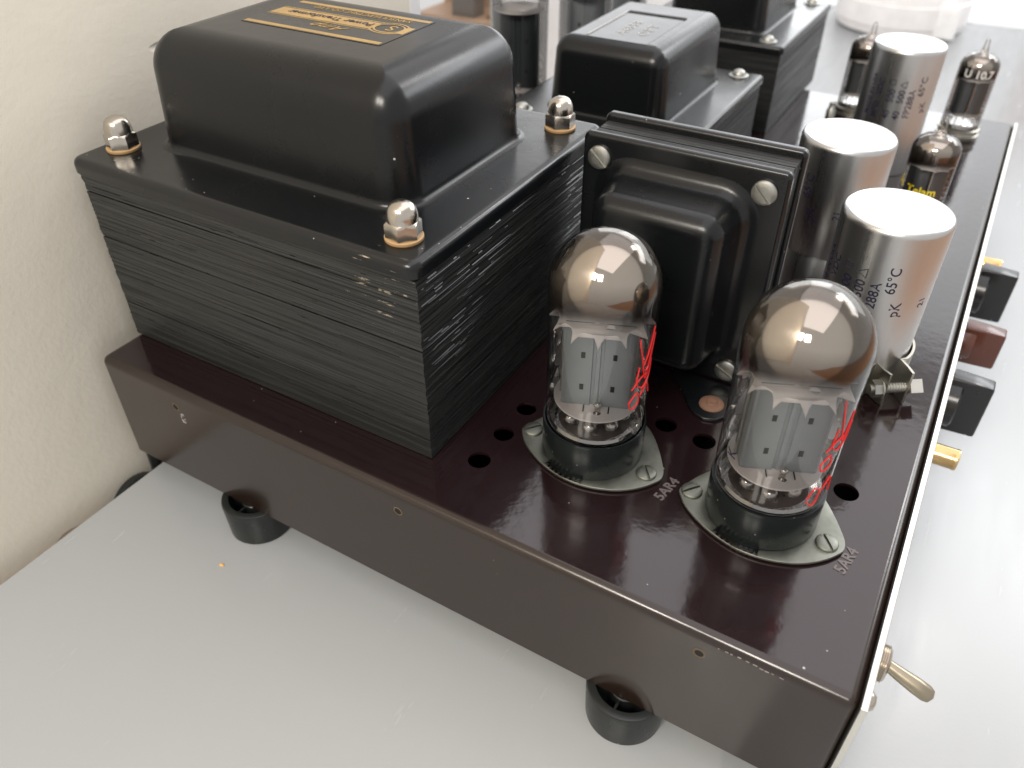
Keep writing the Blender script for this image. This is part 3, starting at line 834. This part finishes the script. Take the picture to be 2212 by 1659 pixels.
# offset the centre line into a strip of the band's thickness
Lp, Rp = [], []
for i, p in enumerate(path):
    a = path[max(0, i - 1)]; b = path[min(len(path) - 1, i + 1)]
    t = Vector((b[0] - a[0], b[1] - a[1])).normalized(); nx, ny = -t.y, t.x
    Lp.append((p[0] + nx * th / 2, p[1] + ny * th / 2)); Rp.append((p[0] - nx * th / 2, p[1] - ny * th / 2))
poly = Lp + Rp[::-1]; NP = len(path)
V = [(x, y, 0.4) for x, y in poly] + [(x, y, 14.6) for x, y in poly]
F = []; T = len(poly)
for i in range(T):
    j = (i + 1) % T; F.append((i, j, T + j, T + i))
for i in range(NP - 1):
    F.append((i, i + 1, T - 2 - i, T - 1 - i)); F.append((T + i, T + T - 1 - i, T + T - 2 - i, T + i + 1))
m1.add(V, F); m1.build('band', M['clamp'], cl, sharp=30)
bd = Vector((7.0, 4.8)).normalized()
def bolt_pts(v): return (17.6 + bd.x * v, -16.4 + bd.y * v, 6.6)
m1 = MB(); m1.tube([bolt_pts(-9), bolt_pts(9)], [1.7, 1.7], 14)
for i in range(13):
    v = -6 + i; m1.tube([bolt_pts(v), bolt_pts(v + .35), bolt_pts(v + .7)], [1.7, 2.0, 1.7], 14)
m1.build('bolt', M['screw'], cl)
m1 = MB(); m1.tube([bolt_pts(5.6), bolt_pts(10.2)], [3.6, 3.6], 4, cap=True); m1.build('square_head', M['panel_edge'], cl, smooth=False)
m1 = MB(); m1.tube([bolt_pts(-5.2), bolt_pts(-8.0)], [3.4, 3.4], 6); m1.tube([bolt_pts(-4.6), bolt_pts(-5.2)], [3.8, 3.8], 20); m1.build('hex_nut', M['screw'], cl, smooth=False)

# ---- socket plates
def socket(tx, label):
    k = part_empty('tube_socket', amp, label=label); k.location = Vector((tx * S, 52.5 * S, 0)) - AO * S
    o_ = [(-25.4, -5.6), (-21.9, -10.3), (-17, -13.8), (-11.2, -16.9), (-5, -18.9), (0.5, -19.6), (6, -19.2), (10.8, -18), (17.1, -15.4), (23.4, -10), (26.6, -5.2), (27.4, -3.2), (27.0, .2), (24.8, 4.2), (21.5, 9.5), (17.0, 15.6), (12, 20.0), (6, 22.4), (0, 23), (-6, 22), (-12, 18.5), (-17, 12.8), (-21.9, 6.0), (-25.4, -2.5), (-25.9, -4.2)]
    # smooth the outline with one corner-cutting pass, then the serrated socket hole
    for _ in range(2):
        q = []
        for i in range(len(o_)):
            a, b = o_[i], o_[(i + 1) % len(o_)]
            q += [(a[0] * .75 + b[0] * .25, a[1] * .75 + b[1] * .25), (a[0] * .25 + b[0] * .75, a[1] * .25 + b[1] * .75)]
        o_ = q
    hole = []
    n = 180
    for i in range(n):
        a = 2 * PI * i / n; d = math.degrees(a) % 360
        r = 16.9
        if 236 < d < 286: r = 17.9 if i % 3 == 0 else 19.1
        hole.append((r * math.cos(a), r * math.sin(a)))
    p = plate('saddle_plate', o_, [hole], 0.5, 1.5, M['zinc'], None, bevel=.25); p.parent = k
    mb_ = MB(); mb_.lathe([(16.8, .1), (16.8, 1.0), (2, 1.0)], (0, 0, 0), 48, cap0=False); mb_.build('socket_body', M['phenolic'], k)
    for sx, sy, r in ((-21.8, -3.4, .9), (22.0, -3.5, -.9)):
        o = slot_screw(k, tx + sx, 52.5 + sy, 1.5, 3.5, 'z', r, M['zinc'], 1.3)
    return k
socket(197.5, 'octal socket plate beside the big transformer')
socket(257.5, 'octal socket plate near the front panel')

# small bits near the preamp tubes
m1 = MB(); m1.lathe([(3.4, .02), (3.3, 1.2), (2.4, 2.4), (.1, 2.8)], (278.7, 447, 0), 24)
under(m1.build('dome_rivet', M['screw']), amp)
m1 = MB(); m1.lathe([(3.0, .02), (3.0, 8), (2.2, 9), (2.0, 13), (.1, 13.4)], (194.6, 411.2, 0), 20)
under(m1.build('trimmer_shaft', M['screw']), amp)

# ------------------------------------------------------------------ valves
def teeth_disc(r0, r1, n, sub=10):
    P = []
    for i in range(n * sub):
        f = (i % sub) / sub; a = 2 * PI * i / (n * sub)
        t = abs(2 * f - 1)                     # 1 at the tooth, 0 in the bay
        rr = r0 + (r1 - r0) * (t ** 3.2)
        P.append((rr * math.cos(a), rr * math.sin(a)))
    return P

def big_tube(loc, label, cat, rt, ztop, zm, plate_m, getter, rot, group, ink=None, detail=True, plain=False, name='rectifier_tube'):
    t = thing(name, label, cat, (loc[0], loc[1], 1.0), group)
    zb = 15.0
    m1 = MB(); m1.lathe([(14, 0), (17.3, .3), (17.6, 1.0), (17.6, zb - 1.2), (17.45, zb - .4), (17.5, zb)], (0, 0, 0), 72, cap1=False)
    m1.lathe([(17.5, zb), (16.9, zb + .02), (16.7, zb - 3)], (0, 0, 0), 72, cap0=False, cap1=False)
    m1.build('base', M['phenolic'], t)
    m1 = MB()
    rb = max(16.75, rt - .38)
    prof = [(14.5, zb - 1.5), (16.1, zb - 1), (rb - .15, zb + .3), (rb, zb + 5), (rb + .06, zb + 25), (rb + .15, zb + 38), (rb + .25, ztop - rt - 10), (rt - .03, ztop - rt - 4), (rt, ztop - rt)]
    for a in range(8, 90, 8):
        prof.append((rt * math.cos(math.radians(a)), ztop - rt + rt * math.sin(math.radians(a))))
    prof.append((.4, ztop)); prof.append((0.02, ztop))
    prof = [(r, z if z < ztop - rt - 4 else z) for r, z in prof]
    m1.lathe(prof, (0, 0, 0), 80, cap0=False); gl = m1.build('glass_bulb', M['glass'], t, sharp=0)
    # mirror film just inside the dome
    m1 = MB(); q = rt - .35; pr = [(rb - .3, ztop - rt - 9.3), (rb - .25, ztop - rt - 7), (q - .1, ztop - rt - 3), (q, ztop - rt)]
    for a in range(6, 90, 6): pr.append((q * math.cos(math.radians(a)), ztop - rt + q * math.sin(math.radians(a))))
    pr.append((.02, ztop - .35))
    m1.lathe(pr, (0, 0, 0), 80, cap0=False); m1.build('getter_film', getter, t, sharp=0)
    # glass foot with its beads, wires and exhaust tip
    m1 = MB(); m1.lathe([(15.9, zb + .5), (15.4, zb + 1.6), (13.5, zb + 2.4), (8, zb + 2.0), (5, zb + 3.2), (3.6, zb + 3.8), (2.6, zb + 2.0), (2.4, zb + .2)], (0, 0, 0), 48, cap0=False, cap1=False)
    if detail:
        for i in range(8):
            a = 2 * PI * i / 8 + .25
            m1.sphere((9.6 * math.cos(a), 9.6 * math.sin(a), zb + 2.8), 2.5, 14, sz=.8)
    m1.build('glass_foot', M['stem'], t)
    zmb = zb + 8.6
    for i in range(8 if detail else 4):
        a = 2 * PI * i / 8 + .25; r_ = 9.6
        m1 = MB(); m1.tube([(r_ * math.cos(a), r_ * math.sin(a), zb + 1), (r_ * .98 * math.cos(a), r_ * .98 * math.sin(a), zb + 5), (r_ * .85 * math.cos(a), r_ * .85 * math.sin(a), zmb)], .42, 8)
        m1.build('lead_wire', M['screw'], t)
    ca, sa = math.cos(rot), math.sin(rot)
    def rf(x, y, z): return (x * ca - y * sa, x * sa + y * ca, z)
    o = plate('lower_mica', circle(0, 0, 14.2, 64), [circle(1.0, -9.6, 1.3, 16)], zmb - .25, zmb + .25, M['mica'], None, fn=rf); o.parent = t
    o = plate('upper_mica', circle(0, 0, 15.4, 64) if plain else teeth_disc(13.4, 16.5, 12), [circle(3.0, -8.8, 1.5, 20), circle(-6.5, 9, 1.2, 16)], zm - .25, zm + .25, M['mica'], None,
              fn=lambda x, y, z: (lambda rr: rf(x, y, z - max(0, rr - 13.6) * (0 if plain else 1.0)))(math.hypot(x, y))); o.parent = t
    # anode: a flattened box with a central channel, side wings and dark boxes painting the shade of punched windows
    m1 = MB(); z0, z1 = zmb + .3, zm - .4
    sec = [(-10.6, -6.2), (-1.9, -6.2), (-1.6, -5.6), (-.8, -5.5), (-.6, -6.1), (.6, -6.1), (.8, -5.5), (1.6, -5.6), (1.9, -6.2), (10.6, -6.2), (11.3, -5.6), (11.3, 5.6), (10.6, 6.2), (2, 6.2), (1.4, 5), (-1.4, 5), (-2, 6.2), (-10.6, 6.2), (-11.3, 5.6), (-11.3, -5.6)]
    m1.rings([[rf(x, y, z) for x, y in sec] for z in (z0, z1)], k=0)
    for wx in (-4.8, 5.2):
        for wz in (.23, .62):
            z = z0 + (z1 - z0) * wz
            b_ = MB(); b_.box(wx - .65, wx + .65, -6.35, -6.15, z - 1.1, z + 1.1); m1.add([rf(*p) for p in b_.V], b_.F, 1)
    m1.build('anode', None, t, smooth=False, mats=[plate_m, M['dark']])
    for sx in (-13, 13):
        m1 = MB(); m1.tube([rf(sx * .9, 0, zmb), rf(sx * .9, 0, zm + 3)], .6, 8); m1.build('support_rod', M['screw'], t)
    m1 = MB(); m1.tube([rf(1.0, -9.0, zb + 4), rf(1.0, -9.0, zmb + 3)], .9, 10); m1.sphere(rf(1.0, -9.0, zmb + 3), 1.3, 12); m1.build('seal_bead', M['stem'], t)
    if detail:
        for sx in (-3.6, 4.6):
            m1 = MB(); m1.tube([rf(sx, -9.6, zmb + .4), rf(sx, -6.5, zmb + .45)], .22, 6); m1.build('heater_tab', M['dark'], t)
        for sx in (-5, 0, 5):
            m1 = MB(); m1.tube([rf(sx, 0, zm), rf(sx, 0, zm + 4.5)], .35, 8); m1.build('upper_tab', M['dark'], t)
        pass
    return t

def on_glass(t, strokes, r, z0, mat, name, wd=.45):
    """ink strokes lying on the bulb: (angle in degrees, height) polylines"""
    m1 = MB()
    for st in strokes:
        pts = []
        for i in range(len(st) - 1):
            (a0, b0), (a1, b1) = st[i], st[i + 1]
            for q in range(4):
                f = q / 4; pts.append((a0 + (a1 - a0) * f, b0 + (b1 - b0) * f))
        pts.append(st[-1])
        m1.tube([((r + .05) * math.cos(math.radians(a)), (r + .05) * math.sin(math.radians(a)), z) for a, z in pts], wd, 6)
    m1.build(name, mat, t)

gm1 = getter_mat('getter_mirror_near', 62, 5.5, (0.44, 0.385, 0.325), [(-14.5, -3.5, 75.5, 7.5)])
gm2 = getter_mat('getter_mirror_front', 62.5, 5.0, (0.44, 0.39, 0.335), [(-13.0, 3.5, 78.5, 6.0)])
RG = 'pair of rectifier tubes in the near corner'
ta = big_tube(T1, 'rectifier tube beside the big transformer, red script on its right side', 'vacuum tube', 17.1, 84.0, 56.8, M['plate_grey'], gm1, math.radians(21), RG)
tb2 = big_tube(T2, 'rectifier tube nearest the front panel, black letter K on its glass', 'vacuum tube', 17.5, 84.0, 56.8, M['plate_grey'], gm2, math.radians(23), RG)
# red script, vertical, on the right of each bulb
def smooth(pts, n=6):
    out_ = []
    P = [pts[0]] + list(pts) + [pts[-1]]
    for i in range(1, len(P) - 2):
        for q in range(n):
            t = q / n; a, b, c, d = P[i - 1], P[i], P[i + 1], P[i + 2]
            out_.append(tuple(.5 * ((2 * b[k]) + (-a[k] + c[k]) * t + (2 * a[k] - 5 * b[k] + 4 * c[k] - d[k]) * t * t + (-a[k] + 3 * b[k] - 3 * c[k] + d[k]) * t ** 3) for k in (0, 1)))
    out_.append(pts[-1]); return out_
def script(z, a, s, fl=1):
    return [smooth([(a + x * s * fl, z + y * s) for x, y in st]) for st in (
        [(10, 30), (2, 22), (-6, 17), (4, 16), (14, 27)], [(-16, 29), (-8, 20), (0, 12), (8, 22)],
        [(-12, 18), (-14, 12), (-4, 9), (8, 12), (10, 18)], [(-20, 10), (-10, 13), (0, 14)], [(-22, 5), (-12, 8), (-8, 4), (-18, 2), (-22, 5)],
        [(-6, 6), (6, 9), (14, 4)], [(-26, -2), (-20, 2), (-12, 0), (-16, -5), (-26, -3)], [(-10, 0), (0, 4), (6, -3)])]
on_glass(ta, script(27, -8, 1.0)[:6], 17.0, 0, M['red_ink'], 'red_script', .24)
on_glass(tb2, script(31, -18, .95)[1:5] + script(24, -16, 1.0)[6:], 17.3, 0, M['red_ink'], 'red_script', .22)
m1 = MB(); text_on(m1, 'K', 5.0, lambda a, b, c: ((17.3 + c) * math.cos(math.radians(-121) - b / 16.8), (17.3 + c) * math.sin(math.radians(-121) - b / 16.8), 30 + a), th=.08)
m1.build('letter_mark', M['print'], tb2, smooth=False)

gmp = getter_mat('getter_mirror_power', 84, 6, (0.42, 0.34, 0.27), [])
PG = 'row of power tubes along the back of the chassis'
big_tube((20, 308), 'power tube with black anode left of the near output transformer', 'vacuum tube', 17.4, 97, 69.5, M['plate_dark'], gmp, .35, PG, detail=False, plain=True, name='power_tube')
big_tube((38, 362), 'power tube with grey anode just behind the near output transformer', 'vacuum tube', 17.4, 97, 69.5, M['plate_grey'], gmp, .6, PG, detail=False, plain=True, name='power_tube')
big_tube((24, 455), 'farthest power tube, left of the far output transformer', 'vacuum tube', 17.4, 97, 69.5, M['plate_grey'], gmp, .4, PG, detail=False, plain=True, name='power_tube')

gms = getter_mat('getter_mirror_small', 41.5, 3.0, (0.42, 0.37, 0.32), [])
def small_tube(x, y, label, rot=0.0, tilt=0.0):
    t = thing('preamp_tube', label, 'vacuum tube', (x, y, 0.0), 'small glass tubes along the front of the amplifier')
    t.rotation_euler = (0, 0, 0)
    m1 = MB(); m1.lathe([(12.0, .05), (12.4, .6), (12.4, 3.0), (11.6, 3.4), (11.4, 5.0), (12.2, 5.6), (12.2, 6.6), (11.2, 7.0)], (0, 0, 0), 48, cap1=False); m1.build('socket_ring', M['clamp'], t)
    m1 = MB(); pr = [(10.2, 6), (10.8, 7), (11.0, 10), (11.0, 43)]
    for a in range(15, 76, 15): pr.append((3.2 + 7.8 * math.cos(math.radians(a)), 43 + 7.2 * math.sin(math.radians(a))))
    pr += [(2.6, 50.6), (1.9, 52), (1.5, 54.5), (1.3, 57), (.9, 58.2), (.05, 58.7)]
    m1.lathe(pr, (0, 0, 0), 48, cap0=False); m1.build('glass_bulb', M['glass'], t, sharp=0)
    m1 = MB(); pr = [(10.6, 34), (10.7, 43)]
    for a in range(15, 76, 15): pr.append((3.2 + 7.5 * math.cos(math.radians(a)), 43 + 6.9 * math.sin(math.radians(a))))
    pr += [(2.3, 50.2), (.05, 51)]
    m1.lathe(pr, (0, 0, 0), 48, cap0=False); m1.build('getter_film', gms, t, sharp=0)
    ca, sa = math.cos(rot), math.sin(rot)
    def rf(x, y, z): return (x * ca - y * sa, x * sa + y * ca, z)
    for z, n_ in ((36, 'upper_mica'), (15, 'lower_mica')):
        o = plate(n_, teeth_disc(9.0, 10.5, 10, 6), [], z - .25, z + .25, M['mica'], None); o.parent = t
    for s_ in (-1, 1):
        m1 = MB(); m1.rings(rstack(s_ * 4.3 - 3.9, s_ * 4.3 + 3.9, -4.4, 4.4, 1.2, [(0, 15.4), (0, 35.6)], 3)); m1.V = [rf(*p) for p in m1.V]
        m1.build('anode', M['plate_mid'], t)
    m1 = MB(); m1.tube([rf(0, -4.9, 15), rf(0, -4.9, 37)], .45, 6); m1.build('support_rod', M['nickel'], t)
    m1 = MB()
    for i in range(9):
        a = 2 * PI * i / 9; m1.tube([(6 * math.cos(a), 6 * math.sin(a), 8), (5 * math.cos(a), 5 * math.sin(a), 15)], .35, 6)
    m1.build('lead_wires', M['nickel'], t)
    m1 = MB(); m1.lathe([(10.4, 7.5), (9.8, 9.5), (2, 8.6)], (0, 0, 0), 32, cap0=False); m1.build('glass_foot', M['stem'], t)
    return t
s1 = small_tube(266, 279, 'small glass tube with yellow lettering, between the cans and the front panel', .5)
s2 = small_tube(269.5, 427, 'small glass tube with pale figures near its brown top, at the far front corner', .35)
s3 = small_tube(205, 432, 'small glass tube mostly hidden behind the farthest can', .2)
m1 = MB(); text_on(m1, 'Telam', 5.6, lambda a, b, c: ((11.05 + c) * math.cos(math.radians(-128) + a / 11), (11.05 + c) * math.sin(math.radians(-128) + a / 11), 24 + b), th=.08, weight=.12)
text_on(m1, 'A', 8, lambda a, b, c: ((11.05 + c) * math.cos(math.radians(-170) + a / 11), (11.05 + c) * math.sin(math.radians(-170) + a / 11), 25 + b), th=.08)
m1.build('yellow_lettering', M['yellow_ink'], s1, smooth=False)
m1 = MB(); text_on(m1, 'U 10.7', 6.2, lambda a, b, c: ((11.05 + c) * math.cos(math.radians(-125) + a / 11), (11.05 + c) * math.sin(math.radians(-125) + a / 11), 38.5 + b), th=.08, weight=.12)
m1.build('white_lettering', M['white_ink'], s2, smooth=False)

# ------------------------------------------------------------------ beyond the end of the wall
mb = MB(); mb.box(-32, -9.0, 238, 247, -800, 1500)
structure(mb.build('wall_trim', M['white_plain'], smooth=False))
k = thing('brown_cabinet', 'tan cabinet glimpsed past the end of the cream wall', 'cabinet', (-232, 620, -800))
m1 = MB(); m1.box(-60, 50, 0, 60, 0, 764); m1.build('lower_case', M['tan'], k, smooth=False)
m1 = MB(); m1.box(-60, 50, 55, 60, 764, 900); m1.build('back_board', M['tan'], k, smooth=False)
k = thing('grey_box', 'small grey box standing on the tan cabinet', 'box', (-237, 640, -36))
m1 = MB(); m1.rings(rstack(-15, 15, -10, 10, 1.5, [(0, 0.2), (0, 20), (1, 21)], 3)); m1.build('body', M['grey_box'], k)
m1 = MB(); m1.rings(rstack(-16, 16, -11, 11, 1.5, [(0, 21.1), (0, 25), (1, 26)], 3)); m1.build('lid', M['plate_mid'], k)
k = thing('brass_lamp', 'small gilt lamp gleaming beside the grey box on the cabinet', 'lamp', (-205, 640, -36))
m1 = MB(); m1.lathe([(7, .2), (7, 2), (2, 4), (1.6, 14), (4, 17), (5, 24), (3, 30), (.1, 31)], (0, 0, 0), 24); m1.build('body', M['brass'], k)
k = thing('white_partition', 'white upright partition behind the row of power tubes', 'partition', (-80, 610, -800))
m1 = MB(); m1.box(-104, 150, 0, 30, 0, 905); m1.build('board', M['white_plain'], k, smooth=False)
m1 = MB(); m1.box(-107, -96, -5, -0.5, 0, 908); m1.build('edge_strip', M['clamp'], k, smooth=False)

# ------------------------------------------------------------------ things round the amplifier
m1 = MB(); m1.tube([(1, 18, -36), (-4, 16, -38), (-6.2, 13, -46), (-6.4, 10, -60), (-6.2, 9, -80), (-6, 10, -150), (-5.5, 14, -300)], 2.9, 12)
under(m1.build('power_cord', M['rubber']), amp)
m1 = MB(); m1.lathe([(10, -2.6), (12.6, -2.6), (13.6, -1.8), (13.8, 0), (13.6, 1.8), (12.6, 2.6), (10, 2.6), (9.4, 0)], (-6.0, -4.5, -84.0), 64, 'x', cap0=False, cap1=False)
m1.rings([[(-6.0 + dz_, -4.5 + 10 * math.cos(2 * PI * i / 48), -84.0 + 10 * math.sin(2 * PI * i / 48)) for i in range(48)] for dz_ in (-1, 1)])
o = m1.build('rubber_disc', M['rubber']); o['label'] = 'round black rubber disc showing above the table edge against the wall'; o['category'] = 'rubber disc'

k = thing('plastic_tub', 'rounded pinkish white plastic tub standing on the table beyond the amplifier', 'tub', (160, 968, ZT))
m1 = MB(); m1.lathe([(66, 0.2), (70, 2), (71, 8), (71.5, 40), (70, 44), (66, 46), (2, 46)], (0, 0, 0), 72); m1.build('body', M['white_plastic'], k)
m1 = MB(); m1.lathe([(71.5, 10), (73.5, 11), (73.5, 33), (71.5, 34)], (0, 0, 0), 72, cap0=False, cap1=False)
m1.V = [p for p in m1.V]; m1.build('band', M['white_plastic'], k)
m1 = MB(); m1.rings(rstack(-12, 12, -6, 6, 4, [(0, 0), (0, 30), (2, 34)], 4)); m1.build('latch', M['white_plain'], k, loc=(55, -52, 4))
k = thing('wooden_block', 'small orange brown wooden block at the far right end of the table', 'block', (330, 1130, ZT))
m1 = MB(); m1.rings(rstack(-24, 24, -20, 20, 3, [(0, 0.2), (0, 46), (2, 48)], 4)); m1.build('block_body', M['brown_wood'], k)

m1 = MB(); m1.sphere((0, 0, 0), .9, 10, sz=.35)
o = m1.build('crumb', M['crumb'], loc=(69, -20, ZT + .3)); o['label'] = 'tiny orange crumb on the bare table left of the amplifier'; o['category'] = 'crumb'
o.scale = (1.3, .8, 1)
